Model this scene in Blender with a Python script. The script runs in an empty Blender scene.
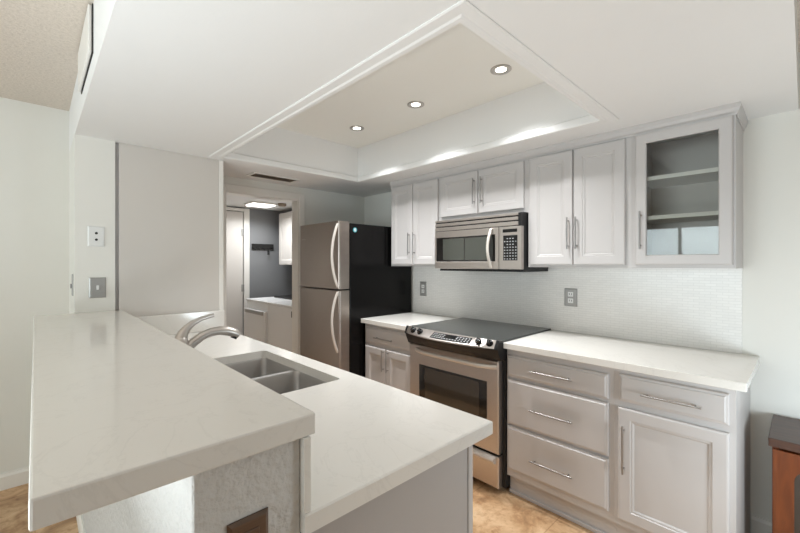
import bpy, bmesh, math, random
from mathutils import Vector, Matrix
random.seed(4)
SC = bpy.context.scene
COL = SC.collection
pi = math.pi

# ------------------------------------------------------------------ camera
cam_d = bpy.data.cameras.new('camera')
cam = bpy.data.objects.new('camera', cam_d); COL.objects.link(cam)
FPX = 384.18; YAW = math.radians(43.53)
cam_d.sensor_width = 36.0; cam_d.sensor_fit = 'HORIZONTAL'
cam_d.lens = 36.0 * FPX / 800.0
cam_d.shift_y = -(266.5 - 263.68) / 800.0
cam.location = (0, 0, 1.3825)
cam.rotation_euler = (pi/2, 0, -YAW)
cam_d.clip_start = 0.02
SC.camera = cam

# ------------------------------------------------------------------ world / light / exposure
w = bpy.data.worlds.new('world'); SC.world = w; w.use_nodes = True
bg = w.node_tree.nodes['Background']
bg.inputs[0].default_value = (0.86, 0.93, 1.0, 1); bg.inputs[1].default_value = 0.4
SC.view_settings.view_transform = 'Standard'
SC.view_settings.look = 'None'
SC.view_settings.gamma = 1.0
SC.view_settings.use_curve_mapping = False
SC.view_settings.exposure = 0.1

def area(name, loc, rot, sx, sy, power, col=(1, 1, 1), spread=pi):
    l = bpy.data.lights.new(name, 'AREA'); l.shape = 'RECTANGLE'
    l.size = sx; l.size_y = sy; l.energy = power; l.color = col; l.spread = spread
    o = bpy.data.objects.new(name, l); COL.objects.link(o)
    o.location = loc; o.rotation_euler = rot
    return o
# daylight coming through the dining-room windows (outside their panes)
area('daylight_left', (-4.45, 1.1, 1.45), (0, -pi/2, 0), 2.0, 3.2, 185, (0.85, 0.94, 1.0))
# added fill lights without fixtures, dining side and entry, both behind / beside the camera
area('dining_fill', (-0.8, 0.9, 0.75), (pi, 0, 0),   .5, .5, 28, (.85, .945, 1))
pl = bpy.data.lights.new('entry_fill', 'POINT'); pl.energy = 25; pl.shadow_soft_size = .15; pl.color = (.80, .92, 1)
po = bpy.data.objects.new('entry_fill', pl); COL.objects.link(po); po.location = (1.7, -.4, .70)

# ------------------------------------------------------------------ materials
def new_mat(name):
    m = bpy.data.materials.new(name); m.use_nodes = True
    nt = m.node_tree; b = nt.nodes['Principled BSDF']
    return m, nt, b
def srgb(r, g, b):
    def f(c):
        c /= 255.0
        return c/12.92 if c <= 0.04045 else ((c+0.055)/1.055)**2.4
    return (f(r), f(g), f(b), 1)
def coords(nt, scale=(1, 1, 1)):
    t = nt.nodes.new('ShaderNodeTexCoord'); mp = nt.nodes.new('ShaderNodeMapping')
    mp.inputs['Scale'].default_value = scale
    nt.links.new(t.outputs['Object'], mp.inputs[0]); return mp.outputs[0]
def noise(nt, vec, scale, detail=3, rough=0.5, dist=0.0):
    n = nt.nodes.new('ShaderNodeTexNoise'); nt.links.new(vec, n.inputs['Vector'])
    n.inputs['Scale'].default_value = scale; n.inputs['Detail'].default_value = detail
    n.inputs['Roughness'].default_value = rough; n.inputs['Distortion'].default_value = dist
    return n.outputs['Fac']
def ramp(nt, fac, stops):
    r = nt.nodes.new('ShaderNodeValToRGB'); nt.links.new(fac, r.inputs[0])
    els = r.color_ramp.elements
    while len(els) < len(stops): els.new(0.5)
    for e, (p, c) in zip(els, stops): e.position = p; e.color = c
    return r.outputs[0]
def bump(nt, b, height, strength, dist=0.01):
    n = nt.nodes.new('ShaderNodeBump'); n.inputs['Strength'].default_value = strength
    n.inputs['Distance'].default_value = dist
    nt.links.new(height, n.inputs['Height']); nt.links.new(n.outputs[0], b.inputs['Normal'])
def paint(name, col, rough=0.5, bscale=0, bstr=0.0, var=0.0):
    m, nt, b = new_mat(name)
    b.inputs['Roughness'].default_value = rough
    v = coords(nt)
    k = 1 - var
    c2 = (col[0]*k, col[1]*k, col[2]*k, 1)
    nt.links.new(ramp(nt, noise(nt, v, 3.0), [(0.3, c2), (0.7, col)]), b.inputs['Base Color'])
    if bscale: bump(nt, b, noise(nt, v, bscale, 4), bstr, 0.008 if bstr >= 1 else 0.004)
    return m
M = {}
M['wall'] = paint('wall_paint', srgb(238, 236, 229), 0.6, 60, 0.12, 0.015)
M['soffit'] = paint('soffit_paint', srgb(241, 240, 238), 0.6, 45, 0.10, 0.01)
M['tray'] = paint('tray_paint', srgb(242, 240, 233), 0.6, 45, 0.08, 0.01)
M['trim'] = paint('trim_white', srgb(242, 239, 233), 0.35)
M['cab'] = paint('cabinet_paint', srgb(202, 198, 196), 0.38, 30, 0.03, 0.02)
M['pantry'] = paint('pantry_paint', srgb(217, 211, 204), 0.4, 30, 0.03, 0.02)
M['cabin'] = paint('shelf_white', srgb(246, 244, 238), 0.5)
M['island'] = paint('island_panel_paint', srgb(183, 179, 177), 0.4, 30, 0.03, 0.02)
M['laundry'] = paint('laundry_wall_paint', srgb(134, 135, 137), 0.6, 60, 0.1, 0.02)
M['white'] = paint('white_plastic', srgb(236, 236, 234), 0.35)
M['appl'] = paint('white_enamel', srgb(246, 246, 246), 0.25)
M['doorw'] = paint('door_paint', srgb(222, 217, 211), 0.4)
M['black'] = paint('black_plastic', srgb(18, 18, 19), 0.45)
M['dark'] = paint('dark_gap', srgb(38, 36, 34), 0.7)
M['slot'] = paint('vent_brown', srgb(158, 142, 126), 0.6)
M['key'] = paint('keypad_white', srgb(165, 165, 165), 0.5)
M['plaster'] = paint('rough_plaster', srgb(212, 210, 206), 0.7, 55, 1.0, 0.02)

def metal(name, col, rough, stretch=(1, 1, 60), mix=0.10):
    m, nt, b = new_mat(name)
    b.inputs['Metallic'].default_value = 1.0
    v = coords(nt, stretch); n = noise(nt, v, 12, 4, 0.6)
    d = (col[0]*(1-mix), col[1]*(1-mix), col[2]*(1-mix), 1)
    nt.links.new(ramp(nt, n, [(0.3, d), (0.7, col)]), b.inputs['Base Color'])
    mr = nt.nodes.new('ShaderNodeMapRange'); nt.links.new(n, mr.inputs[0])
    mr.inputs['To Min'].default_value = rough*0.85; mr.inputs['To Max'].default_value = rough*1.2
    nt.links.new(mr.outputs[0], b.inputs['Roughness'])
    return m
M['steel'] = metal('brushed_steel', srgb(208, 200, 194), 0.36, (1, 4, 60))
M['steelv'] = metal('brushed_steel_fridge', srgb(182, 171, 163), 0.30, (1, 30, 2))
M['barsteel'] = metal('handle_steel', srgb(226, 218, 209), 0.4, (1, 1, 1), 0.03)
M['barsteel'].node_tree.nodes['Principled BSDF'].inputs['Metallic'].default_value = 0.45
M['sinksteel'] = metal('satin_sink_steel', srgb(196, 194, 192), 0.42, (40, 2, 40))
M['nickel'] = metal('satin_nickel', srgb(198, 192, 186), 0.33, (1, 1, 1), 0.04)
M['chrome'] = metal('pull_chrome', srgb(168, 166, 164), 0.38, (1, 1, 1), 0.03)
M['bronze'] = metal('bronze_plate', srgb(124, 110, 101), 0.38, (1, 1, 20), 0.15)
M['plate'] = metal('steel_plate', srgb(176, 174, 171), 0.4, (1, 1, 20), 0.06)
M['plate'].node_tree.nodes['Principled BSDF'].inputs['Metallic'].default_value = 0.5

def gloss(name, col, rough=0.08, spec=0.5):
    m, nt, b = new_mat(name)
    b.inputs['Base Color'].default_value = col; b.inputs['Roughness'].default_value = rough
    b.inputs['Specular IOR Level'].default_value = spec
    return m
M['fridgeblack'] = paint('fridge_side_black', srgb(15, 14, 14), 0.22, 150, 0.03)
M['fridgeblack'].node_tree.nodes['Principled BSDF'].inputs['Specular IOR Level'].default_value = 0.2
M['cooktop'] = gloss('ceramic_glass_top', srgb(40, 44, 44), 0.12, 0.8)
M['ovenglass'] = gloss('oven_glass', srgb(14, 13, 12), 0.06, 0.9)
M['microglass'] = gloss('microwave_glass', srgb(12, 12, 12), 0.07, 1.0)
M['panelblack'] = gloss('gloss_black_panel', srgb(12, 12, 13), 0.15, 0.5)

def quartz():
    m, nt, b = new_mat('white_quartz')
    v = coords(nt)
    n = noise(nt, v, 2.2, 8, 0.62, 1.6)
    base = srgb(236, 233, 227)
    vein = srgb(231, 228, 222)
    sp = noise(nt, v, 130, 2)
    c1 = ramp(nt, n, [(0.0, base), (0.485, base), (0.5, vein), (0.515, base), (1, base)])
    c2 = ramp(nt, sp, [(0.0, srgb(232, 230, 225)), (0.35, (1, 1, 1, 1)), (1, (1, 1, 1, 1))])
    mx = nt.nodes.new('ShaderNodeMixRGB'); mx.blend_type = 'MULTIPLY'; mx.inputs[0].default_value = 0.5
    nt.links.new(c1, mx.inputs[1]); nt.links.new(c2, mx.inputs[2])
    nt.links.new(mx.outputs[0], b.inputs['Base Color'])
    b.inputs['Roughness'].default_value = 0.13
    return m
M['quartz'] = quartz()

def mosaic():
    m, nt, b = new_mat('mosaic_tile')
    t = nt.nodes.new('ShaderNodeTexCoord'); s = nt.nodes.new('ShaderNodeSeparateXYZ'); c = nt.nodes.new('ShaderNodeCombineXYZ')
    nt.links.new(t.outputs['Object'], s.inputs[0]); nt.links.new(s.outputs[1], c.inputs[0]); nt.links.new(s.outputs[2], c.inputs[1])
    br = nt.nodes.new('ShaderNodeTexBrick'); nt.links.new(c.outputs[0], br.inputs['Vector'])
    br.inputs['Scale'].default_value = 1.0
    br.inputs['Brick Width'].default_value = 0.050; br.inputs['Row Height'].default_value = 0.0150
    br.inputs['Mortar Size'].default_value = 0.0013; br.inputs['Mortar Smooth'].default_value = 0.3
    br.inputs['Color1'].default_value = srgb(244, 242, 238); br.inputs['Color2'].default_value = srgb(239, 237, 233)
    br.inputs['Mortar'].default_value = srgb(230, 228, 224)
    nt.links.new(br.outputs['Color'], b.inputs['Base Color'])
    inv = nt.nodes.new('ShaderNodeMath'); inv.operation = 'SUBTRACT'; inv.inputs[0].default_value = 1
    nt.links.new(br.outputs['Fac'], inv.inputs[1])
    bump(nt, b, inv.outputs[0], 0.2, 0.001)
    b.inputs['Roughness'].default_value = 0.25
    return m
M['mosaic'] = mosaic()

def travertine():
    m, nt, b = new_mat('travertine_floor')
    v = coords(nt)
    br = nt.nodes.new('ShaderNodeTexBrick'); nt.links.new(v, br.inputs['Vector'])
    br.offset = 0.5; br.inputs['Scale'].default_value = 1
    br.inputs['Brick Width'].default_value = 0.46; br.inputs['Row Height'].default_value = 0.46
    br.inputs['Mortar Size'].default_value = 0.0035; br.inputs['Mortar Smooth'].default_value = 0.4
    br.inputs['Color1'].default_value = (1, 1, 1, 1); br.inputs['Color2'].default_value = (0.8, 0.8, 0.8, 1)
    br.inputs['Mortar'].default_value = (0.62, 0.55, 0.48, 1)
    n1 = noise(nt, v, 4.5, 8, 0.65, 0.8); n2 = noise(nt, v, 26, 6, 0.6, 0.4)
    c = ramp(nt, n1, [(0.28, srgb(136, 102, 72)), (0.45, srgb(192, 152, 112)), (0.6, srgb(222, 186, 146)), (0.78, srgb(232, 208, 172))])
    c2 = ramp(nt, n2, [(0.3, srgb(190, 160, 130)), (0.5, (1, 1, 1, 1))])
    m1 = nt.nodes.new('ShaderNodeMixRGB'); m1.blend_type = 'MULTIPLY'; m1.inputs[0].default_value = 0.6
    nt.links.new(c, m1.inputs[1]); nt.links.new(c2, m1.inputs[2])
    m2 = nt.nodes.new('ShaderNodeMixRGB'); m2.blend_type = 'MULTIPLY'; m2.inputs[0].default_value = 0.8
    nt.links.new(m1.outputs[0], m2.inputs[1]); nt.links.new(br.outputs['Color'], m2.inputs[2])
    nt.links.new(m2.outputs[0], b.inputs['Base Color'])
    b.inputs['Roughness'].default_value = 0.4
    bump(nt, b, n2, 0.15, 0.002)
    return m
M['floor'] = travertine()

def popcorn():
    m, nt, b = new_mat('popcorn_ceiling')
    v = coords(nt); n = noise(nt, v, 75, 3, 0.7)
    nt.links.new(ramp(nt, n, [(0.25, srgb(204, 193, 181)), (0.6, srgb(224, 213, 201))]), b.inputs['Base Color'])
    bump(nt, b, n, 0.5, 0.006); b.inputs['Roughness'].default_value = 0.9
    return m
M['popcorn'] = popcorn()

def wood(name, c1, c2, rough=0.3, stretch=(8, 8, 1)):
    m, nt, b = new_mat(name)
    v = coords(nt, stretch); n = noise(nt, v, 4, 6, 0.6, 1.0)
    nt.links.new(ramp(nt, n, [(0.3, c1), (0.7, c2)]), b.inputs['Base Color'])
    b.inputs['Roughness'].default_value = rough
    return m
M['cherry'] = wood('cherry_wood', srgb(88, 42, 20), srgb(120, 62, 30), 0.3)
M['walnut'] = wood('dark_stained_top', srgb(62, 42, 34), srgb(88, 60, 48), 0.35, (8, 1, 8))

def glass(name, tint=(0.92, 0.94, 0.93, 1)):
    m, nt, b = new_mat(name)
    nt.nodes.remove(b)
    out = nt.nodes['Material Output']
    tr = nt.nodes.new('ShaderNodeBsdfTransparent'); tr.inputs[0].default_value = tint
    gl = nt.nodes.new('ShaderNodeBsdfGlossy'); gl.inputs['Roughness'].default_value = 0.02
    fr = nt.nodes.new('ShaderNodeFresnel'); fr.inputs[0].default_value = 1.5
    mx = nt.nodes.new('ShaderNodeMixShader')
    nt.links.new(fr.outputs[0], mx.inputs[0]); nt.links.new(tr.outputs[0], mx.inputs[1]); nt.links.new(gl.outputs[0], mx.inputs[2])
    nt.links.new(mx.outputs[0], out.inputs[0])
    return m
M['glass'] = glass('window_glass')
M['cabglass'] = glass('cabinet_glass', (0.95, 0.955, 0.94, 1))

def emit(name, col, s):
    m, nt, b = new_mat(name)
    b.inputs['Base Color'].default_value = (0, 0, 0, 1)
    b.inputs['Emission Color'].default_value = col; b.inputs['Emission Strength'].default_value = s
    return m
M['bulb'] = emit('lamp_glow', (1, 0.95, 0.86, 1), 6)
M['panelglow'] = emit('ceiling_lamp_glow', (1, 0.97, 0.92, 1), 4)
M['sticker_teal'] = paint('sticker_teal', srgb(60, 150, 160), 0.5)

# ------------------------------------------------------------------ mesh builder
class B:
    def __init__(s): s.bm = bmesh.new()
    def box(s, x0, x1, y0, y1, z0, z1, bev=0.0, seg=1):
        r = bmesh.ops.create_cube(s.bm, size=1.0)
        vs = r['verts']
        for v in vs:
            v.co = Vector((x0+(v.co.x+.5)*(x1-x0), y0+(v.co.y+.5)*(y1-y0), z0+(v.co.z+.5)*(z1-z0)))
        if bev:
            es = list({e for v in vs for e in v.link_edges})
            bmesh.ops.bevel(s.bm, geom=es, offset=bev, segments=seg, affect='EDGES', profile=0.5)
        return s
    def loft(s, rings, cap0=True, cap1=True, closed=False):
        R = [[s.bm.verts.new(p) for p in r] for r in rings]
        n = len(R[0]); m = len(R)
        for i in range(m if closed else m-1):
            a = R[i]; b = R[(i+1) % m]
            for j in range(n):
                s.bm.faces.new((a[j], a[(j+1) % n], b[(j+1) % n], b[j]))
        if not closed:
            if cap0: s.bm.faces.new(list(reversed(R[0])))
            if cap1: s.bm.faces.new(R[-1])
        return s
    def tube(s, pts, r, n=12, squash=None):
        pts = [Vector(p) for p in pts]
        rs = r if isinstance(r, (list, tuple)) else [r]*len(pts)
        rings = []; up = None
        for i, p in enumerate(pts):
            t = (pts[min(i+1, len(pts)-1)] - pts[max(i-1, 0)]).normalized()
            if up is None:
                up = Vector((0, 0, 1)) if abs(t.z) < 0.9 else Vector((0, 1, 0))
            u = (up - t*up.dot(t)).normalized(); up = u; v = t.cross(u)
            rr = rs[i]; ru, rv = rr if isinstance(rr, (tuple, list)) else (rr, rr)
            rings.append([p + u*(ru*math.cos(2*pi*k/n)) + v*(rv*math.sin(2*pi*k/n)) for k in range(n)])
        return s.loft(rings)
    def cyl(s, p0, p1, r0, r1=None, n=20):
        return s.tube([p0, p1], [r0, r0 if r1 is None else r1], n)
    def prism(s, poly, axis, a0, a1):
        def P(a, b, c):
            return (c, a, b) if axis == 'x' else ((a, c, b) if axis == 'y' else (a, b, c))
        return s.loft([[P(a, b, a0) for a, b in poly], [P(a, b, a1) for a, b in poly]])
    # panel facing -X (axis 'x') or -Y (axis 'y'): rings of (depth coordinate, inset)
    def panel(s, axis, u0, u1, z0, z1, rings, closed=False):
        R = []
        for d, i in rings:
            q = [(u0+i, z0+i), (u1-i, z0+i), (u1-i, z1-i), (u0+i, z1-i)]
            R.append([(d, a, b) if axis == 'x' else (a, d, b) for a, b in q])
        return s.loft(R, closed=closed)
    def lathe(s, c, prof, n=24, axis='z'):
        rings = []
        for r, h in prof:
            ring = []
            for k in range(n):
                a, b = r*math.cos(2*pi*k/n), r*math.sin(2*pi*k/n)
                ring.append(Vector(c) + (Vector((a, b, h)) if axis == 'z' else Vector((h, a, b)) if axis == 'x' else Vector((a, h, b))))
            rings.append(ring)
        return s.loft(rings)
def setp(o, label=None, cat=None, group=None, kind=None):
    if label: o['label'] = label
    if cat: o['category'] = cat
    if group: o['group'] = group
    if kind: o['kind'] = kind
    return o
def obj(name, b, mat, parent=None, smooth=False, label=None):
    bm = b.bm
    bmesh.ops.recalc_face_normals(bm, faces=bm.faces)
    if parent is not None:
        root = parent
        while root.parent: root = root.parent
        bmesh.ops.translate(bm, verts=bm.verts, vec=-root.location)
    me = bpy.data.meshes.new(name); bm.to_mesh(me); bm.free()
    o = bpy.data.objects.new(name, me); COL.objects.link(o)
    me.materials.append(M[mat] if isinstance(mat, str) else mat)
    if smooth:
        for p in me.polygons: p.use_smooth = True
        try: me.set_sharp_from_angle(angle=math.radians(40))
        except Exception: pass
    if parent is not None: o.parent = parent
    if label: o['label'] = label
    return o
def base_origin(o):
    me = o.data; cs = [v.co for v in me.vertices]
    c = Vector(((min(v.x for v in cs)+max(v.x for v in cs))/2, (min(v.y for v in cs)+max(v.y for v in cs))/2, min(v.z for v in cs)))
    me.transform(Matrix.Translation(-c)); o.location = c
    return o
def thing(name, loc, label, cat, group=None):
    o = bpy.data.objects.new(name, None); COL.objects.link(o)
    o.location = loc; o.empty_display_size = 0.1
    return setp(o, label, cat, group)
def single(name, b, mat, label, cat, group=None, smooth=False):
    o = obj(name, b, mat, None, smooth); base_origin(o)
    return setp(o, label, cat, group)
def struct(name, b, mat, smooth=False, parent=None):
    o = obj(name, b, mat, parent, smooth)
    if parent is None: setp(o, kind='structure')
    return o

# ------------------------------------------------------------------ shell
XW = 2.664; YB = 3.38; ZS = 2.124; XL = -4.0; YF = -4.0; ZC = 2.40
TX0, TX1, TY0, TY1, ZT = 0.930, 2.105, 0.715, 2.761, 2.418
XCOL = 0.165

struct('floor', B().box(XL-.15, XW+.15, YF-.15, 5.15, -.1, 0), 'floor')
b = B()
b.box(XCOL, TX0, 0.02, YB, ZS, 2.56); b.box(TX1, XW, 0.02, YB, ZS, 2.56)
b.box(TX0, TX1, 0.02, TY0, ZS, 2.56); b.box(TX0, TX1, TY1, YB, ZS, 2.56)
struct('ceiling', b, 'soffit')
struct('ceiling.001', B().box(TX0, TX1, TY0, TY1, ZT, 2.56), 'tray')
b = B(); b.box(XL, XCOL, YF, YB, ZC, 2.56); b.box(XCOL, XW, YF, 0.02, ZC, 2.56)
struct('ceiling.002', b, 'popcorn')
struct('ceiling.003', B().box(0.85, 2.70, 3.50, 5.0, 2.11, 2.25), 'soffit')
# tray moulding
b = B()
def rect(d, z): return [(TX0-d, TY0-d, z), (TX1+d, TY0-d, z), (TX1+d, TY1+d, z), (TX0-d, TY1+d, z)]
b.loft([rect(.062, ZS-0.0005), rect(.062, ZS-0.0040), rect(.056, ZS-0.0070), rect(.020, ZS-0.0060), rect(.012, ZS-0.0100), rect(-.006, ZS-0.0090), rect(-.010, ZS-0.0040), rect(-.010, ZS+0.0300), rect(-.004, ZS+0.0380), rect(-.001, ZS+0.0380), rect(-.001, ZS-0.0005)], closed=True)
struct('trim_1', b, 'soffit')
# walls
struct('wall_right', B().box(XW, XW+.12, YF, YB, 0, 2.56), 'wall')
b = B(); OX0, OX1, OZ = 1.16, 1.865, 2.01
b.box(XL, OX0, YB, 3.50, 0, 2.56); b.box(OX1, XW+.12, YB, 3.50, 0, 2.56); b.box(OX0, OX1, YB, 3.50, OZ, 2.56)
struct('wall_back', b, 'wall')
struct('wall_column', B().box(XCOL, 0.352, 2.88, YB, 0, ZS), 'wall')
# left wall with window opening, front wall with glass door opening
WY0, WY1, WZ0, WZ1 = -0.4, 2.6, 0.6, 2.1
b = B()
b.box(XL-.12, XL, YF, WY0, 0, 2.56); b.box(XL-.12, XL, WY1, YB+.12, 0, 2.56)
b.box(XL-.12, XL, WY0, WY1, 0, WZ0); b.box(XL-.12, XL, WY0, WY1, WZ1, 2.56)
struct('wall_left', b, 'wall')
GX0, GX1, GZ1 = -1.3, 1.6, 2.1
b = B()
b.box(XL-.12, GX0, YF-.12, YF, 0, 2.56); b.box(GX1, XW+.12, YF-.12, YF, 0, 2.56); b.box(GX0, GX1, YF-.12, YF, GZ1, 2.56)
struct('wall_front', b, 'wall')
def window(name, axis, u0, u1, z0, z1, d, nm):
    b = B(); t = .05
    def bx(a0, a1, c0, c1):
        if axis == 'x': b.box(d-.08, d-.02, a0, a1, c0, c1)
        else: b.box(a0, a1, d-.08, d-.02, c0, c1)
    bx(u0, u0+t, z0, z1); bx(u1-t, u1, z0, z1); bx(u0+t, u1-t, z0, z0+t); bx(u0+t, u1-t, z1-t, z1)
    for k in range(1, nm):
        u = u0+(u1-u0)*k/nm; bx(u-t/2, u+t/2, z0+t, z1-t)
    f = struct(name, b, 'trim')
    g = B()
    if axis == 'x': g.box(d-.054, d-.046, u0+t, u1-t, z0+t, z1-t)
    else: g.box(u0+t, u1-t, d-.054, d-.046, z0+t, z1-t)
    obj('window_pane', g, 'glass', f)
window('window_1', 'x', WY0, WY1, WZ0, WZ1, XL, 3)
window('window_2', 'y', GX0, GX1, 0.0, GZ1, YF, 2)
# laundry room
struct('wall_laundry_back', B().box(0.73, 2.82, 5.0, 5.12, 0, 2.25), 'laundry')
struct('wall_laundry_right', B().box(2.70, 2.82, 3.50, 5.0, 0, 2.25), 'laundry')
struct('wall_laundry_left', B().box(0.73, 0.85, 3.50, 5.0, 0, 2.25), 'wall')
# doorway casing + jamb lining
b = B()
b.box(OX1-.012, 1.912, YB-.018, YB-.0005, 0, 2.060, .004); b.box(1.068, OX0+.012, YB-.018, YB-.0005, 0, 2.060, .004)
b.box(OX0+.012, OX1-.012, YB-.018, YB-.0005, 1.996, 2.060, .004)
b.box(OX1-.018, OX1-.0005, YB, 3.50, 0, OZ-.02); b.box(OX0+.0005, OX0+.018, YB, 3.50, 0, OZ-.02); b.box(OX0+.0005, OX1-.0005, YB, 3.50, OZ-.02, OZ-.0005)
struct('trim_2', b, 'trim')
# laundry door
d = struct('door_1', B().panel('y', 1.20, 1.935, 0.01, 2.045, [(4.999, 0), (4.968, 0), (4.964, .004)]), 'doorw')
for z in (1.07, 1.78):
    h = B(); h.cyl((1.943, 4.960, z-.045), (1.943, 4.960, z+.045), .007); h.box(1.915, 1.95, 4.960, 4.9635, z-.045, z+.045)
    obj('hinge', h, 'plate', d)
b = B(); b.box(1.950, 2.025, 4.97, 4.9995, 0, 2.095, .005); b.box(1.11, 1.185, 4.97, 4.9995, 0, 2.095, .005); b.box(1.185, 1.950, 4.97, 4.9995, 2.052, 2.095, .005)
struct('trim_3', b, 'trim')
# baseboards
def bb_poly(x_or_y, sgn, hgt=.10):
    t = .014
    return [(x_or_y, 0.0005), (x_or_y+sgn*t, 0.0005), (x_or_y+sgn*t, hgt-.02), (x_or_y+sgn*t*.5, hgt-.006), (x_or_y+sgn*t*.5, hgt), (x_or_y, hgt)]
struct('baseboard_back', B().prism(bb_poly(YB-.0005, -1), 'x', XL, XCOL-.02), 'trim')
struct('baseboard_right', B().prism(bb_poly(XW-.0005, -1), 'y', YF, 0.185), 'trim')
# half wall carrying the bar
HX0, HX1, HY0 = 0.177, 0.3632, 0.655
struct('wall_half', B().box(HX0, HX1, HY0, 2.879, 0, 1.056, .003, 1), 'plaster')
struct('baseboard_half', B().prism(bb_poly(HX0-.0005, -1, .09), 'y', HY0, 3.366), 'trim')

# ------------------------------------------------------------------ hardware helpers
def pull(parent, axis_dir, c, length, front, r=.0045, stand=.026, name='handle'):
    """bar pull; c=(y,z) centre on a face at X=front, standing off towards -X"""
    y, z = c; y -= .008 if axis_dir == 'z' else 0; b = B(); x = front-stand; L = length/2; q = L*.8
    if axis_dir == 'y':
        b.cyl((x, y-L, z), (x, y+L, z), r, n=12)
        for s in (-q, q): b.cyl((x, y+s, z), (front, y+s, z), r*.8, n=10)
    else:
        b.cyl((x, y, z-L), (x, y, z+L), r, n=12)
        for s in (-q, q): b.cyl((x, y, z+s), (front, y, z+s), r*.8, n=10)
    return obj(name, b, 'chrome', parent, True)
def shaker(parent, name, front, y0, y1, z0, z1, fw=.052, th=.019, mat='cab', back=None):
    back = front+th
    b = B().panel('x', y0, y1, z0, z1, [(back, 0), (front+.006, 0), (front+.0015, .003), (front, .008), (front, fw), (front+.004, fw+.003), (front+.0045, fw+.010), (front+.010, fw+.016)])
    return obj(name, b, mat, parent)
def slab(parent, name, front, y0, y1, z0, z1, th=.019, mat='cab'):
    b = B().panel('x', y0, y1, z0, z1, [(front+th, 0), (front+.010, 0), (front+.006, .003), (front+.004, .010), (front, .014)])
    return obj(name, b, mat, parent)

# ------------------------------------------------------------------ backsplash + countertops
struct('wall_backsplash', B().box(XW-.008, XW-.0005, 0.222, 2.60, 0.9145, 1.360), 'mosaic')
ZCT = 0.914
single('countertop', B().box(2.018, XW-.0005, 0.155, 1.233, ZCT-.036, ZCT, .003, 2), 'quartz',
       'white quartz worktop on the base cabinets to the right of the stove', 'countertop')
single('countertop', B().box(2.018, XW-.0005, 2.009, 2.612, ZCT-.036, ZCT, .003, 2), 'quartz',
       'short white quartz worktop between the refrigerator and the stove', 'countertop')

# ------------------------------------------------------------------ base cabinets
XF = 2.060; XD = 2.0405
def base_body(t, y0, y1):
    b = B(); b.box(XF, XW-.001, y0, y1, .115, .8775)
    obj('body', b, 'cab', t)
    k = B(); k.box(2.095, XW-.001, y0, y1, 0.0005, .1145)
    k.box(2.082, 2.095, y0, y1, 0.0005, .022, .003)
    obj('toe_kick', k, 'cab', t)
g = 'grey base cabinets along the stove wall'
t = thing('base_cabinet', (2.35, .93, 0), 'grey base cabinet with a stack of three drawers right of the stove', 'cabinet', g)
base_body(t, .642, 1.232)
for z0, z1, hz in ((.714, .838, .775), (.432, .697, .554), (.160, .419, .270)):
    d = slab(t, 'drawer', XD, .666, 1.224, z0, z1)
    pull(d, 'y', (.950, hz), .235, XD)
t = thing('base_cabinet', (2.35, .41, 0), 'grey base cabinet with one drawer over one door beside the wooden console', 'cabinet', g)
base_body(t, .191, .6415)
d = slab(t, 'drawer', XD, .211, .619, .722, .851); pull(d, 'y', (.408, .778), .222, XD)
d = shaker(t, 'door', XD, .211, .621, .150, .691); pull(d, 'z', (.602, .498), .226, XD)
t = thing('base_cabinet', (2.35, 2.31, 0), 'grey base cabinet with one drawer over two doors between refrigerator and stove', 'cabinet', g)
base_body(t, 2.011, 2.600)
d = slab(t, 'drawer', XD, 2.030, 2.580, .722, .848); pull(d, 'y', (2.33, .774), .22, XD)
d = shaker(t, 'door', XD, 2.322, 2.580, .150, .690); pull(d, 'z', (2.345, .60), .17, XD)
d = shaker(t, 'door', XD, 2.030, 2.314, .150, .690); pull(d, 'z', (2.291, .60), .17, XD)

# ------------------------------------------------------------------ upper cabinets
XU = 2.3525; XUD = 2.333; ZU0, ZU1 = 1.360, 2.1235
def upper(y0, y1, z0, label, hollow=False):
    t = thing('wall_cabinet', (2.5, (y0+y1)/2, z0), label, 'cabinet', 'grey wall cabinets above the stove wall')
    b = B()
    if not hollow: b.box(XU, XW-.001, y0, y1, z0, ZU1)
    else:
        th = .018
        b.box(XU, XW-.001, y0, y0+th, z0, ZU1); b.box(XU, XW-.001, y1-th, y1, z0, ZU1)
        b.box(XU, XW-.001, y0+th, y1-th, z0, z0+th); b.box(XU, XW-.001, y0+th, y1-th, 2.085, ZU1)
        b.box(XW-.009, XW-.001, y0+th, y1-th, z0+th, 2.085)
        b.box(XU, XU+.018, y0+th, y0+.05, z0+th, 2.085); b.box(XU, XU+.018, y1-.05, y1-th, z0+th, 2.085)
    obj('body', b, 'cab', t)
    return t
t = upper(2.003, 2.590, ZU0, 'tall grey two-door wall cabinet nearest the refrigerator')
d = shaker(t, 'door', XUD, 2.305, 2.570, 1.375, 2.062); pull(d, 'z', (2.343, 1.553), .19, XUD)
d = shaker(t, 'door', XUD, 2.022, 2.299, 1.375, 2.062); pull(d, 'z', (2.283, 1.553), .19, XUD)
t = upper(1.251, 2.002, 1.722, 'short grey two-door wall cabinet mounted above the microwave')
d = shaker(t, 'door', XUD, 1.640, 1.990, 1.748, 2.062, .05); pull(d, 'z', (1.672, 1.912), .19, XUD)
d = shaker(t, 'door', XUD, 1.276, 1.634, 1.748, 2.062, .05); pull(d, 'z', (1.606, 1.912), .19, XUD)
t = upper(.642, 1.250, ZU0, 'tall grey two-door wall cabinet between the microwave and the glass-front cabinet')
d = shaker(t, 'door', XUD, .959, 1.233, 1.375, 2.066); pull(d, 'z', (.988, 1.565), .19, XUD)
d = shaker(t, 'door', XUD, .675, .953, 1.375, 2.066); pull(d, 'z', (.938, 1.565), .19, XUD)
t = upper(.2188, .6415, ZU0, 'grey wall cabinet with a glass door showing two white shelves', True)
gy0, gy1, gz0, gz1, fw = .227, .626, 1.376, 2.070, .052
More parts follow.
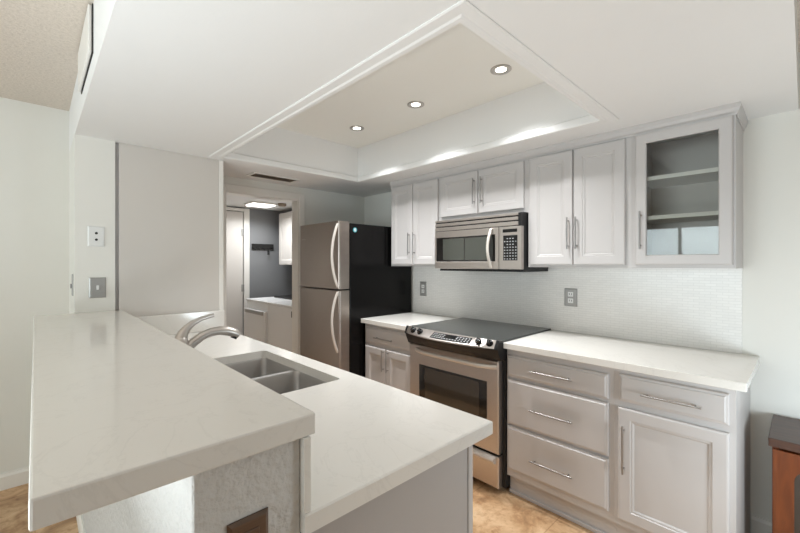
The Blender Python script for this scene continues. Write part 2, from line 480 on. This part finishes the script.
b = B().panel('x', gy0, gy1, gz0, gz1, [(XUD+.019, 0), (XUD+.006, 0), (XUD+.0015, .003), (XUD, .008), (XUD, fw-.004), (XUD+.004, fw), (XUD+.019, fw)], closed=True)
d = obj('door', b, 'cab', t)
obj('glass_pane', B().box(XUD+.008, XUD+.012, gy0+fw+.0005, gy1-fw-.0005, gz0+fw+.0005, gz1-fw-.0005), 'cabglass', d, label='clear glass pane')
pull(d, 'z', (.606, 1.560), .20, XUD)
for z in (1.836, 1.627):
    obj('shelf', B().box(XU+.022, XW-.010, .238, .622, z-.010, z+.010), 'cabin', t, label='white shelf board')
# crown
b = B(); rings = []
prof = [(0.0005, 2.072), (.005, 2.072), (.006, 2.080), (.012, 2.088), (.016, 2.100), (.018, 2.104), (.018, 2.1235), (.0005, 2.1235)]
for path in range(3):
    ring = []
    for o_, z in prof:
        ring.append(((XU-o_, 2.592, z), (XU-o_, .2185-o_, z), (XW-.001, .2185-o_, z))[path])
    rings.append(ring)
b.loft(rings)
struct('trim_4', b, 'cab')


# ------------------------------------------------------------------ microwave
t = thing('microwave', (2.45, 1.62, 1.33), 'stainless steel over-range microwave with black door window and keypad', 'microwave')
XM = 2.272; MY0, MY1 = 1.256, 1.995
b = B(); b.box(2.305, XW-.0085, MY0+.002, MY1-.002, 1.345, 1.7205); b.box(2.300, XW-.0085, MY0+.004, MY1-.03, 1.328, 1.345)
b.box(XM-.002, 2.305, MY0, MY0+.022, 1.630, 1.716, .003)
obj('body', b, 'black', t)
v = B()
for z0, z1 in ((1.634, 1.660), (1.669, 1.690), (1.700, 1.716)):
    v.box(XM, 2.303, MY0+.023, MY1, z0, z1, .002)
obj('vent_grille', v, 'steel', t)
obj('vent_gap', B().box(XM+.014, 2.3045, MY0+.024, MY1-.001, 1.631, 1.7155), 'dark', t)
fy0 = 1.424
mw0, mw1, mz0, mz1 = 1.470, 1.978, 1.398, 1.582
dr = B()
dr.box(XM, 2.304, fy0, MY1, mz1, 1.629, .002); dr.box(XM, 2.304, fy0, MY1, 1.345, mz0, .002)
dr.box(XM, 2.304, fy0, mw0-.02, mz0, mz1); dr.box(XM, 2.304, mw1, MY1, mz0, mz1)
d = obj('door', dr, 'steel', t)
obj('door_window', B().box(XM+.003, 2.303, mw0-.02, mw1, mz0, mz1), 'microglass', d, label='black glass window')
hp = []
for i in range(13):
    a = i/12; hp.append((XM-.006-.035*math.sin(pi*a), 1.480+.006*math.sin(pi*a), 1.352+.272*a))
ig = gloss('microwave_painted_reflection', srgb(70, 72, 66), .1, .9)  # reflection on the glass put into a paler base colour
obj('inner_glass', B().box(XM+.0022, XM+.0032, 1.715, 1.915, mz0+.012, mz1-.012).box(XM+.0022, XM+.0032, 1.500, 1.708, mz0+.012, mz1-.012), ig, d, label='paler middle of the microwave glass with the reflection painted in')
obj('handle', B().tube(hp, [(.011, .007)]*13, 12), 'barsteel', d, True)
cp = obj('control_panel', B().box(XM, 2.304, MY0, fy0-.003, 1.345, 1.629, .002), 'steel', t)
obj('display', B().box(XM-.0015, XM+.001, 1.286, 1.392, 1.590, 1.612), 'panelblack', cp)
kp = obj('keypad', B().box(XM-.0015, XM+.001, 1.284, 1.388, 1.404, 1.570), 'panelblack', cp)
k = B()
for r in range(8):
    for c in range(5):
        yy = 1.295 + c*.0205; zz = 1.414 + r*.0192
        if r >= 5 and c in (0, 4) and r % 2: continue
        k.box(XM-.0022, XM-.001, yy-.005, yy+.005, zz-.0032, zz+.0032)
obj('key', k, 'key', kp, label='rows of small white keypad keys')['kind'] = 'stuff'

# ------------------------------------------------------------------ range
t = thing('stove', (2.3, 1.61, 0), 'stainless steel slide-in electric stove with black glass cooktop', 'stove')
RY0, RY1 = 1.2345, 2.007
XO = 1.998
b = B(); b.box(2.045, XW-.009, RY0, RY1, .035, .912)
for y in (RY0+.05, RY1-.05): b.cyl((2.12, y, 0.0005), (2.12, y, .036), .018)
for y in (RY0+.05, RY1-.05): b.cyl((2.58, y, 0.0005), (2.58, y, .036), .018)
obj('body', b, 'black', t)
obj('cooktop', B().box(1.990, 2.648, RY0-.0, RY1+.0, .9145, .924, .002), 'cooktop', t)
def bow(u): return .078*(1-(2*u-1)**2)
# control panel: swept with a bowed front
N = 24
def sweep(prof, mat, name, y0=RY0, y1=RY1, smooth=True, label=None, par=None, inset=0):
    rings = []
    for i in range(N+1):
        u = i/N; y = y0+(y1-y0)*u; uu = (y-RY0)/(RY1-RY0)
        rings.append([(x-k*bow(uu), y, z) for x, z, k in prof])
    return obj(name, B().loft(rings), mat, par or t, smooth, label)
cp = sweep([(2.040, .9140, 0), (1.985, .928, .25), (1.978, .928, .35), (1.958, .890, 1), (1.958, .882, 1), (2.040, .882, 0)], 'steel', 'control_panel')
sweep([(2.044, .8815, 0), (1.959, .8815, 1), (1.964, .864, 1), (1.991, .806, .25), (2.044, .806, 0)], 'black', 'lower_fascia', label='black underside of the control panel')
for y0, y1 in ((RY0-.0005, RY0+.016), (RY1-.016, RY1+.0005)):
    sweep([(2.045, .914, 0), (1.982, .930, .25), (1.974, .930, .35), (1.953, .890, 1), (1.953, .878, 1), (2.045, .878, 0)], 'black', 'end_cap', y0, y1)
def on_panel(y, s):   # point on the sloped fascia, s 0 top .. 1 bottom
    u = (y-RY0)/(RY1-RY0); bw = bow(u)
    a = Vector((1.978-.35*bw, y, .928)); c = Vector((1.958-bw, y, .890))
    p = a.lerp(c, s); tx = (c-a).normalized(); n = Vector((tx.z, 0, -tx.x))
    if n.z < 0: n = -n
    return p, n
for y in (1.905, 1.830, 1.352, 1.285):
    p, n = on_panel(y, .5)
    kb = B().tube([p, p+n*.006, p+n*.007, p+n*.020, p+n*.022], [.022, .022, .017, .016, .013], 20)
    o = obj('knob', kb, 'panelblack', cp, True)
    gb = B().box(-.016, .016, -.0035, .0035, 0, .006, .001)
    q = Vector((0, 0, 1)).rotation_difference(n).to_matrix().to_4x4()
    bmesh.ops.transform(gb.bm, matrix=Matrix.Translation(p+n*.021) @ q @ Matrix.Rotation(.5, 4, 'Z'), verts=gb.bm.verts)
    obj('knob_grip', gb, 'black', o)
# touch display following the bow
pts = []
db = B(); rings = []
for i in range(9):
    y = 1.405+.305*i/8
    ring = []
    for s_, lift in ((.14, -.001), (.14, .0015), (.86, .0015), (.86, -.001)):
        p, n = on_panel(y, s_); ring.append(p+n*lift)
    rings.append(ring)
disp = obj('display', db.loft(rings), 'panelblack', cp)
kb = B()
for i in range(14):
    for s_ in (.30, .50, .70):
        if 5 <= i <= 8 and s_ < .6: continue
        y = 1.420+.275*i/13; p, n = on_panel(y, s_); p = p+n*.0018
        q = Vector((0, 0, 1)).rotation_difference(n).to_matrix().to_4x4()
        m = B().box(-.0035, .0035, -.006, .006, -.0003, .0006)
        bmesh.ops.transform(m.bm, matrix=Matrix.Translation(p) @ q, verts=m.bm.verts)
        tmp = bpy.data.meshes.new('tmp'); m.bm.to_mesh(tmp); m.bm.free(); kb.bm.from_mesh(tmp); bpy.data.meshes.remove(tmp)
obj('key', kb, 'key', disp, label='rows of pale touch key marks')['kind'] = 'stuff'
# oven door
DY0, DY1, DZ0, DZ1 = RY0+.020, RY1-.006, .240, .800
wy0, wy1, wz0, wz1 = 1.334, 1.902, .335, .664
b = B().panel('x', DY0, DY1, DZ0, DZ1, [(2.043, 0), (XO+.006, 0), (XO, .006)])
d = obj('oven_door', b, 'steel', t)
wb = B().panel('x', wy0, wy1, wz0, wz1, [(XO+.004, 0), (XO-.002, 0), (XO-.003, .002)])
wn = obj('door_window', wb, 'ovenglass', d, label='black oven glass')
ib = B().box(XO-.0038, XO-.0029, wy0+.055, wy1-.055, wz0+.02, wz1-.015)
obj('inner_glass', ib, gloss('oven_inner_glass', srgb(64, 58, 50), .05, 1.0), wn, label='paler see-through middle of the oven glass')
hp = []
for i in range(21):
    a = i/20; yy = 1.925-(1.925-1.262)*a
    hp.append((XO-.006-.046*min(1, math.sin(pi*a)*1.9)**.7, yy, .766))
obj('handle', B().tube(hp, [(.014, .012)]*21, 14), 'barsteel', d, True)
b = B().panel('x', DY0, DY1, .036, .226, [(2.043, 0), (XO+.008, 0), (XO+.002, .005)])
d = obj('drawer', b, 'steel', t)
b = B().prism([(XO+.003, .222), (XO-.022, .216), (XO-.026, .205), (XO-.018, .190), (XO+.003, .180)], 'y', DY0+.02, DY1-.02)
obj('handle', b, 'barsteel', d)

# ------------------------------------------------------------------ refrigerator
t = thing('refrigerator', (2.2, 2.92, 0), 'stainless steel top-freezer refrigerator with glossy black sides', 'refrigerator')
FY0, FY1 = 2.618, 3.262
b = B(); b.box(1.908, 2.640, FY0, FY1, .03, 1.722, .006, 2)
for x in (1.96, 2.56):
    for y in (FY0+.06, FY1-.06): b.cyl((x, y, .0005), (x, y, .031), .02)
obj('body', b, 'fridgeblack', t, label='glossy black cabinet')
def fdoor(name, z0, z1):
    r = .018; pr = []
    xs, xb = 1.800, 1.902
    for k in range(7):
        a = k/6*pi/2; pr.append((xs+r-r*math.sin(a), FY0+r-r*math.cos(a)))
    p2 = []
    for k in range(7):
        a = k/6*pi/2; p2.append((xs+r-r*math.cos(a), FY1-r+r*math.sin(a)))
    poly = [(xb, FY0)] + pr + p2 + [(xb, FY1)]
    return obj(name, B().prism(poly, 'z', z0, z1), 'steelv', t, True)
d1 = fdoor('freezer_door', 1.173, 1.735); d2 = fdoor('refrigerator_door', .10, 1.160)
obj('gasket', B().box(1.9025, 1.9078, FY0+.01, FY1-.01, .10, 1.72), 'black', t)
obj('base_grille', B().box(1.87, 1.9075, FY0+.01, FY1-.01, .032, .095), 'black', t)
def fhandle(par, z0, z1, flip):
    hp = []
    for i in range(17):
        a = i/16
        hp.append((1.803-.055*math.sin(pi*a)**.8, 2.640+.004*math.sin(pi*a), z0+(z1-z0)*a))
    obj('handle', B().tube(hp, [(.010, .012)]*17, 12), 'barsteel', par, True)
fhandle(d1, 1.190, 1.712, False); fhandle(d2, .655, 1.150, True)
obj('badge', B().box(1.7985, 1.8005, 3.15, 3.22, 1.600, 1.608), 'nickel', d1)
s = obj('sticker', B().cyl((1.962, FY0-.0008, 1.668), (1.962, FY0+.0005, 1.668), .021, n=24), 'sticker_teal', t, label='small round teal and white sticker')
obj('sticker_mark', B().box(1.956, 1.968, FY0-.0014, FY0-.0007, 1.655, 1.682).box(1.950, 1.974, FY0-.0014, FY0-.0007, 1.664, 1.672), 'white', s)

# ------------------------------------------------------------------ island: base, worktop, sink, risers, bar
IX0, IX1, IY0, IY1 = 0.3635, 0.988, 0.639, 2.879
t = thing('island_cabinet', (.65, 1.8, 0), 'grey-brown kitchen island cabinet under the sink worktop', 'cabinet')
SX0, SX1, SY0, SY1 = .475, .902, 1.295, 2.010
b = B()
b.box(.378, .928, .690, 1.24, .10, .8755); b.box(.378, .928, 2.07, 2.87, .10, .8755); b.box(.378, .928, 1.24, 2.07, .10, .60)
b.box(.925, .928, 1.24, 2.07, .60, .8755)
obj('body', b, 'island', t)
obj('toe_kick', B().box(.378, .86, .70, 2.87, .0005, .0995), 'island', t)
b = B(); b.box(.378, .908, .672, .6895, .0005, .8755, .001)
obj('end_panel', b, 'island', t)
obj('corner_stile', B().box(.9085, .930, .668, .6895, .0005, .8755, .002), 'cab', t, label='lighter vertical corner strip')
def rrect(x0, x1, y0, y1, r, z, n=6):
    pts = []
    for cx, cy, a0 in ((x1-r, y1-r, 0), (x0+r, y1-r, pi/2), (x0+r, y0+r, pi), (x1-r, y0+r, 3*pi/2)):
        for k in range(n+1):
            a = a0+k/n*pi/2; pts.append((cx+r*math.cos(a), cy+r*math.sin(a), z))
    return pts
# worktop with sink cut-out
def slab_hole(x0, x1, y0, y1, z0, z1, hole):
    b = B(); bm = b.bm
    hx0, hx1, hy0, hy1, r = hole
    n = 6
    inner = rrect(hx0, hx1, hy0, hy1, r, 0, n)
    outer = []
    corners = [(x1, y1), (x0, y1), (x0, y0), (x1, y0)]
    for i, (x, y, _) in enumerate(inner): outer.append(None)
    m = n+1
    for c in range(4):
        for k in range(m):
            x, y, _ = inner[c*m+k]
            cx, cy = corners[c]
            f = k/n
            if c == 0: p = (x1, y+(cy-y)*min(1, 2*f)) if f <= .5 else (x+(cx-x)*min(1, 2*(1-f)), y1)
            elif c == 1: p = (x+(cx-x)*min(1, 2*f), y1) if f <= .5 else (x0, y+(cy-y)*min(1, 2*(1-f)))
            elif c == 2: p = (x0, y+(cy-y)*min(1, 2*f)) if f <= .5 else (x+(cx-x)*min(1, 2*(1-f)), y0)
            else: p = (x+(cx-x)*min(1, 2*f), y0) if f <= .5 else (x1, y+(cy-y)*min(1, 2*(1-f)))
            outer[c*m+k] = p
    e = .003
    cxm, cym = (x0+x1)/2, (y0+y1)/2
    def sh(p, d): return (max(x0+d, min(x1-d, p[0])), max(y0+d, min(y1-d, p[1])))
    R = []
    R.append([(x, y, z1) for x, y, _ in inner])
    R.append([(*sh(p, e), z1) for p in outer])
    R.append([(*p, z1-e) for p in outer])
    R.append([(*p, z0) for p in outer])
    R.append([(x, y, z0) for x, y, _ in inner])
    b.loft(R, closed=True)
    return b
o = obj('island_countertop', slab_hole(IX0, IX1, IY0, IY1, ZCT-.038, ZCT, (SX0, SX1, SY0, SY1, .022)), 'quartz')
base_origin(o); setp(o, 'white quartz worktop of the island with the sink cut into it', 'countertop')
# sink
t = thing('sink', (.68, 1.655, .69), 'double-bowl stainless steel sink set under the island worktop', 'sink')
def bowl(x0, x1, y0, y1, r, z1, z0):
    b = B(); tk = .002
    R = [rrect(x0-.018, x1+.018, y0-.0, y1+.0, r, z1), rrect(x0, x1, y0+.012, y1-.012, r, z1), rrect(x0+.004, x1-.004, y0+.016, y1-.016, r, z1-.01),
         rrect(x0+.012, x1-.012, y0+.022, y1-.022, r, z0+.03), rrect(x0+.04, x1-.04, y0+.05, y1-.05, r*.8, z0)]
    b.loft(R, cap0=False, cap1=True)
    # outer shell gives the sheet a thickness
    R2 = [[(p[0], p[1], p[2]-.003) for p in R[0]]] + [[((p[0]-(x0+x1)/2)*1.012+(x0+x1)/2, (p[1]-(y0+y1)/2)*1.012+(y0+y1)/2, p[2]-.004) for p in r_] for r_ in R[1:]]
    b.loft(R2, cap0=False, cap1=True)
    return b
sd = 1.665
for (y0, y1) in ((SY0-.012, sd+.004), (sd+.004, SY1+.012)):
    o = obj('bowl', bowl(SX0-.004, SX1+.004, y0, y1, .030, .8755, .69), 'sinksteel', t, True)
    yc = (y0+y1)/2
    obj('drain', B().lathe((.68, yc, .690), [(.045, .0005), (.045, .003), (.038, .004), (.030, .001), (.001, .001)], 24), 'nickel', o, True)
# quartz risers
single('backsplash_strip', B().box(.3635, .378, .6415, 2.862, .9145, 1.056, .001), 'quartz',
       'narrow quartz upstand along the island between worktop and raised bar', 'backsplash')
single('backsplash_strip', B().box(.3785, .984, 2.863, 2.878, .9145, 1.050, .002), 'quartz',
       'white quartz upstand at the foot of the tall pantry panel', 'backsplash')
o = single('bar_top', B().box(-.006, .390, .651-.007, 2.8795, 1.0565, 1.098, .004, 2), 'quartz',
       'raised white quartz breakfast bar top on the half wall', 'countertop')
# faucet
t = thing('faucet', (.43, 1.75, .914), 'brushed nickel single-lever arched faucet behind the island sink', 'faucet')
b = B().lathe((.43, 1.75, .9145), [(.032, 0), (.032, .006), (.026, .012), (.024, .06), (.027, .11), (.029, .135), (.024, .165), (.010, .178), (.001, .180)], 28)
fb = obj('body', b, 'nickel', t, True)
sp = [(.438, 1.75, 1.00), (.455, 1.75, 1.035), (.478, 1.75, 1.056), (.510, 1.75, 1.077), (.545, 1.75, 1.089), (.580, 1.75, 1.092), (.615, 1.75, 1.086), (.645, 1.75, 1.074), (.662, 1.75, 1.063)]
obj('spout', B().tube(sp, [.017, .019, .019, .0185, .0185, .019, .020, .0195, .016], 18), 'nickel', t, True)
obj('spray_outlet', B().cyl((.645, 1.75, 1.060), (.640, 1.75, 1.050), .013), 'black', t)
lv = [(.430, 1.75, 1.075), (.440, 1.752, 1.098), (.456, 1.755, 1.118), (.480, 1.758, 1.136), (.510, 1.76, 1.149), (.540, 1.762, 1.156), (.562, 1.763, 1.160)]
obj('lever', B().tube(lv, [(.022, .024), (.017, .020), (.012, .015), (.009, .012), (.007, .010), (.006, .009), (.005, .008)], 14), 'nickel', t, True)

# ------------------------------------------------------------------ pantry
t = thing('pantry_cabinet', (.66, 3.12, 0), 'tall flat grey pantry cabinet beside the white column', 'cabinet')
b = B(); b.box(.372, .984, 2.895, 3.379, .0005, 2.1235)
obj('body', b, 'cab', t)
pb = B().panel('y', .372, .954, .10, 2.112, [(2.8948, 0), (2.883, 0), (2.882, .002)])
obj('door', pb, 'pantry', t)
b = B(); b.box(.9545, .984, 2.880, 2.8948, .0005, 2.1235, .002)
obj('edge_trim', b, 'trim', t, label='lighter vertical edge strip')
obj('top_rail', B().box(.372, .954, 2.884, 2.8948, 2.1125, 2.1235, .001), 'pantry', t)
obj('filler_strip', B().box(.3525, .3718, 2.905, 3.379, .0005, 2.1235), 'cab', t)

# ------------------------------------------------------------------ outlets and plates
def plate_y(label, cx, cz, w_, h_, y, mat, kind):
    t = thing('wall_plate', (cx, y, cz-h_/2), label, 'outlet', 'wall plates and outlets')
    b = B().panel('y', cx-w_/2, cx+w_/2, cz-h_/2, cz+h_/2, [(y-.0005, 0), (y-.003, 0), (y-.007, .006)])
    obj('cover', b, mat, t)
    if kind == 'jack':
        for z in (cz+.019, cz-.019): obj('socket', B().cyl((cx, y-.0065, z), (cx, y-.0085, z), .007, n=16), 'dark', t)
    elif kind == 'switch':
        obj('toggle', B().box(cx-.006, cx+.006, y-.016, y-.0065, cz-.012, cz+.014, .002), 'white', t)
    else:
        for z in (cz+.022, cz-.022):
            s = obj('receptacle', B().box(cx-.017, cx+.017, y-.009, y-.0065, z-.015, z+.015, .001), 'bronze' if kind == 'dup' else 'white', t)
            obj('slot', B().box(cx-.009, cx-.006, y-.0095, y-.0088, z-.005, z+.007).box(cx+.006, cx+.009, y-.0095, y-.0088, z-.005, z+.007), 'dark', s)
    return t
plate_y('white jack plate with two black holes, upper one on the column', .262, 1.543, .080, .118, 2.88, 'white', 'jack')
plate_y('brushed steel switch plate with white toggle, lower one on the column', .268, 1.241, .080, .120, 2.88, 'plate', 'switch')
plate_y('bronze outlet plate on the end of the half wall under the bar', .2635, .893, .070, .118, HY0, 'bronze', 'dup')
def plate_x(label, cy, cz, w_, h_):
    x = XW-.008
    t = thing('wall_plate', (x, cy, cz-h_/2), label, 'outlet', 'wall plates and outlets')
    b = B().panel('x', cy-w_/2, cy+w_/2, cz-h_/2, cz+h_/2, [(x-.0005, 0), (x-.003, 0), (x-.007, .006)])
    obj('cover', b, 'plate', t)
    for z in (cz+.022, cz-.022):
        s = obj('receptacle', B().box(x-.009, x-.0065, cy-.018, cy+.018, z-.016, z+.016, .001), 'white', t)
        obj('slot', B().box(x-.0096, x-.0088, cy-.009, cy-.006, z-.005, z+.007).box(x-.0096, x-.0088, cy+.006, cy+.009, z-.005, z+.007), 'dark', s)
plate_x('steel double-socket plate on the mosaic to the right of the stove', 1.099, 1.152, .086, .122)
plate_x('steel double-socket plate on the mosaic between refrigerator and stove', 2.475, 1.146, .084, .135)
# latch plate on the column side
t = thing('latch_plate', (XCOL, 3.02, 1.19), 'small steel plate on the dining side of the column', 'plate')
obj('plate', B().box(XCOL-.005, XCOL-.0005, 2.985, 3.055, 1.19, 1.32, .002), 'plate', t)
obj('toggle', B().box(XCOL-.014, XCOL-.005, 3.013, 3.027, 1.235, 1.262, .002), 'plate', t)

# ------------------------------------------------------------------ ceiling fittings
def downlight(x, y, label):
    t = thing('recessed_light', (x, y, ZT), label, 'ceiling light', 'recessed lights in the ceiling tray')
    z = ZT-.0005
    obj('trim_ring', B().loft([[(x+r*math.cos(2*pi*k/28), y+r*math.sin(2*pi*k/28), zz) for k in range(28)] for r, zz in ((.055, z), (.055, z-.004), (.048, z-.006), (.030, z-.002), (.030, z))], closed=True), 'nickel', t, True)
    obj('bulb', B().lathe((x, y, z-.0035), [(.029, .003), (.029, .0015), (.018, -.001), (.001, -.002)], 24), 'bulb', t, True)
    l = bpy.data.lights.new('recessed_lamp', 'SPOT'); l.energy = 71; l.spot_size = math.radians(116); l.spot_blend = 1.0
    l.shadow_soft_size = .035; l.color = (.965, .985, 1)
    o = bpy.data.objects.new('recessed_lamp', l); COL.objects.link(o); o.parent = t; o.location = (0, 0, -.014)
downlight(1.800, 1.114, 'recessed tray downlight nearest the glass-front cabinet end, largest of three')
downlight(1.794, 1.740, 'middle one of the three recessed tray downlights')
downlight(1.782, 2.354, 'recessed tray downlight nearest the refrigerator')
t = thing('air_vent', (1.49, 3.15, ZS), 'long brown slotted air vent in the ceiling before the laundry doorway', 'vent')
vx0, vx1, vy0, vy1 = 1.305, 1.675, 3.085, 3.215
b = B()
for x0, x1, y0, y1 in ((vx0-.025, vx1+.025, vy0-.02, vy0), (vx0-.025, vx1+.025, vy1, vy1+.02), (vx0-.025, vx0, vy0, vy1), (vx1, vx1+.025, vy0, vy1)):
    b.box(x0, x1, y0, y1, ZS-.006, ZS-.0005)
obj('frame', b, 'trim', t)
b = B().box(vx0, vx1, vy0, vy1, ZS-.002, ZS-.0005)
obj('backing', b, 'slot', t)
for k in range(6):
    y = vy0+.010+k*.020
    obj('slat', B().prism([(y, ZS-.0065), (y+.012, ZS-.0022), (y+.0135, ZS-.0022), (y+.0015, ZS-.0065)], 'x', vx0+.001, vx1-.001), 'slot', t)
t = thing('access_panel', (XCOL, 2.1, 2.17), 'pale flat panel on the dining side of the ceiling beam', 'panel')
obj('panel', B().box(XCOL-.016, XCOL-.004, 1.915, 2.40, 2.21, 2.392, .002), 'trim', t)
obj('shadow_strip', B().box(XCOL-.004, XCOL-.0005, 1.905, 2.41, 2.203, 2.394), 'dark', t, label='dark strip standing in for the shadow behind the panel')  # shadow line around the panel made as a dark-coloured strip

# ------------------------------------------------------------------ laundry contents
t = thing('ceiling_lamp', (1.98, 4.53, 2.11), 'lit square flush ceiling lamp in the laundry room', 'ceiling light')
obj('frame', B().box(1.83, 2.13, 4.40, 4.66, 2.092, 2.1095, .003), 'trim', t)
obj('diffuser', B().box(1.845, 2.115, 4.415, 4.645, 2.080, 2.0915, .004), 'panelglow', t)
l = bpy.data.lights.new('laundry_lamp', 'AREA'); l.shape = 'RECTANGLE'; l.size = .26; l.size_y = .22; l.energy = 7.5; l.spread = math.radians(150); l.color = (.95, .98, 1)
o = bpy.data.objects.new('laundry_lamp', l); COL.objects.link(o); o.parent = t; o.location = (0, 0, -.034)
single('smoke_detector', B().lathe((2.17, 4.36, 2.1095), [(.05, 0), (.05, -.02), (.04, -.032), (.001, -.034)], 24), 'slot',
       'small round grey detector on the laundry ceiling beside the lamp', 'detector', smooth=True)
t = thing('key_rack', (2.2, 5.0, 1.57), 'black wall-mounted key rack on the grey laundry wall', 'rack')
obj('board', B().box(2.06, 2.355, 4.975, 4.9995, 1.575, 1.645, .003), 'black', t)
for x in (2.09, 2.15, 2.21, 2.27, 2.33):
    obj('hook', B().tube([(x, 4.976, 1.60), (x, 4.955, 1.585), (x, 4.950, 1.575), (x, 4.952, 1.562)], .004, 8), 'black', t, True)
b = B().box(2.255, 2.285, 4.948, 4.955, 1.500, 1.561, .003)
single('key_fob', b, 'black', 'small black fob hanging from the key rack', 'key fob')
XA = 1.882
t = thing('washing_machine', (2.2, 3.82, 0), 'white laundry machine nearest the doorway', 'washing machine', 'white laundry machines')
b = B().box(XA, 2.515, 3.53, 4.115, .0005, .930, .008, 2); obj('body', b, 'appl', t)
obj('top_lid', B().box(XA-.006, 2.515, 3.527, 4.118, .9305, .957, .008, 2), 'appl', t)
obj('latch', B().box(XA-.010, XA, 3.535, 3.565, .84, .90, .002), 'black', t)
t = thing('washing_machine', (2.2, 4.43, 0), 'white laundry machine farther back, with a grey handle strip', 'washing machine', 'white laundry machines')
b = B().box(XA, 2.515, 4.125, 4.715, .0005, .930, .008, 2); obj('body', b, 'appl', t)
obj('top_lid', B().box(XA-.006, 2.515, 4.122, 4.718, .9305, .957, .008, 2), 'appl', t)
d = obj('door', B().box(XA-.030, XA-.0005, 4.135, 4.700, .08, .845, .006, 2), 'appl', t)
obj('handle', B().box(XA-.045, XA-.0305, 4.17, 4.665, .800, .842, .004), 'plate', d)
single('tray', B().box(2.18, 2.44, 4.15, 4.60, .9575, .975, .004), 'black', 'flat black tray lying on the far laundry machine', 'tray')
t = thing('wall_cabinet', (2.54, 4.19, 1.366), 'white wall cabinet above the machines in the laundry room', 'cabinet')
obj('body', B().box(2.40, 2.699, 3.505, 4.88, 1.366, 2.06), 'doorw', t)
shaker(t, 'door', 2.38, 4.20, 4.875, 1.371, 2.05, mat='doorw'); shaker(t, 'door', 2.38, 3.51, 4.19, 1.371, 2.05, mat='doorw')

# ------------------------------------------------------------------ wooden console
t = thing('console_cabinet', (2.45, -.4, 0), 'reddish-brown wooden console cabinet with dark top, cut by the right edge', 'cabinet')
KX0, KX1, KY0, KY1, KZ = 2.285, 2.642, -.93, .095, .640
obj('top', B().box(KX0-.015, KX1, KY0-.015, KY1+.012, KZ-.036, KZ, .004, 2), 'walnut', t, label='dark brown top board')
b = B(); th = .02
b.box(KX0, KX1, KY1-th, KY1, .06, KZ-.0365); b.box(KX0, KX1, KY0, KY0+th, .06, KZ-.0365)
b.box(KX1-.01, KX1, KY0+th, KY1-th, .06, KZ-.0365); b.box(KX0, KX1-.01, KY0+th, KY1-th, .06, .08); b.box(KX0, KX1-.01, -.44, -.42, .08, KZ-.0365)
obj('body', b, 'cherry', t)
obj('plinth', B().box(KX0+.02, KX1, KY0+.01, KY1-.01, .0005, .0595), 'cherry', t)
for y0, y1 in ((-.415, KY1-.004), (KY0+.004, -.425)):
    z0, z1 = .075, KZ-.042; fw = .062; x0, x1 = KX0-.020, KX0-.0005
    # frame with a curved top corner on the glass opening
    inner = [(y0+fw, z0+fw), (y1-fw, z0+fw)]
    for k in range(7):
        a = k/6*pi/2; inner.append((y1-fw-.05+.05*math.cos(a), z1-fw-.05+.05*math.sin(a)))
    for k in range(7):
        a = pi/2+k/6*pi/2; inner.append((y0+fw+.05+.05*math.cos(a), z1-fw-.05+.05*math.sin(a)))
    outer = [(y0, z0), (y1, z0)]
    for k in range(7): outer.append((y1, z1-(z1-inner[2+k][1])) if k < 4 else (inner[2+k][0] if k < 6 else inner[2+k][0], z1))
    outer[5] = (y1, z1)
    for k in range(7): outer.append((inner[9+k][0], z1) if k < 3 else (y0, inner[9+k][1]))
    outer[12] = (y0, z1)
    R = [[(x1, a, c) for a, c in outer], [(x0, a, c) for a, c in outer], [(x0, a, c) for a, c in inner], [(x1, a, c) for a, c in inner]]
    d = obj('door', B().loft(R, closed=True), 'cherry', t)
    obj('glass_pane', B().box(x0+.008, x0+.012, y0+fw-.012, y1-fw+.012, z0+fw-.012, z1-fw+.012), gloss('smoked_glass', srgb(56, 50, 46), .1, .6), d, label='dark smoked glass')
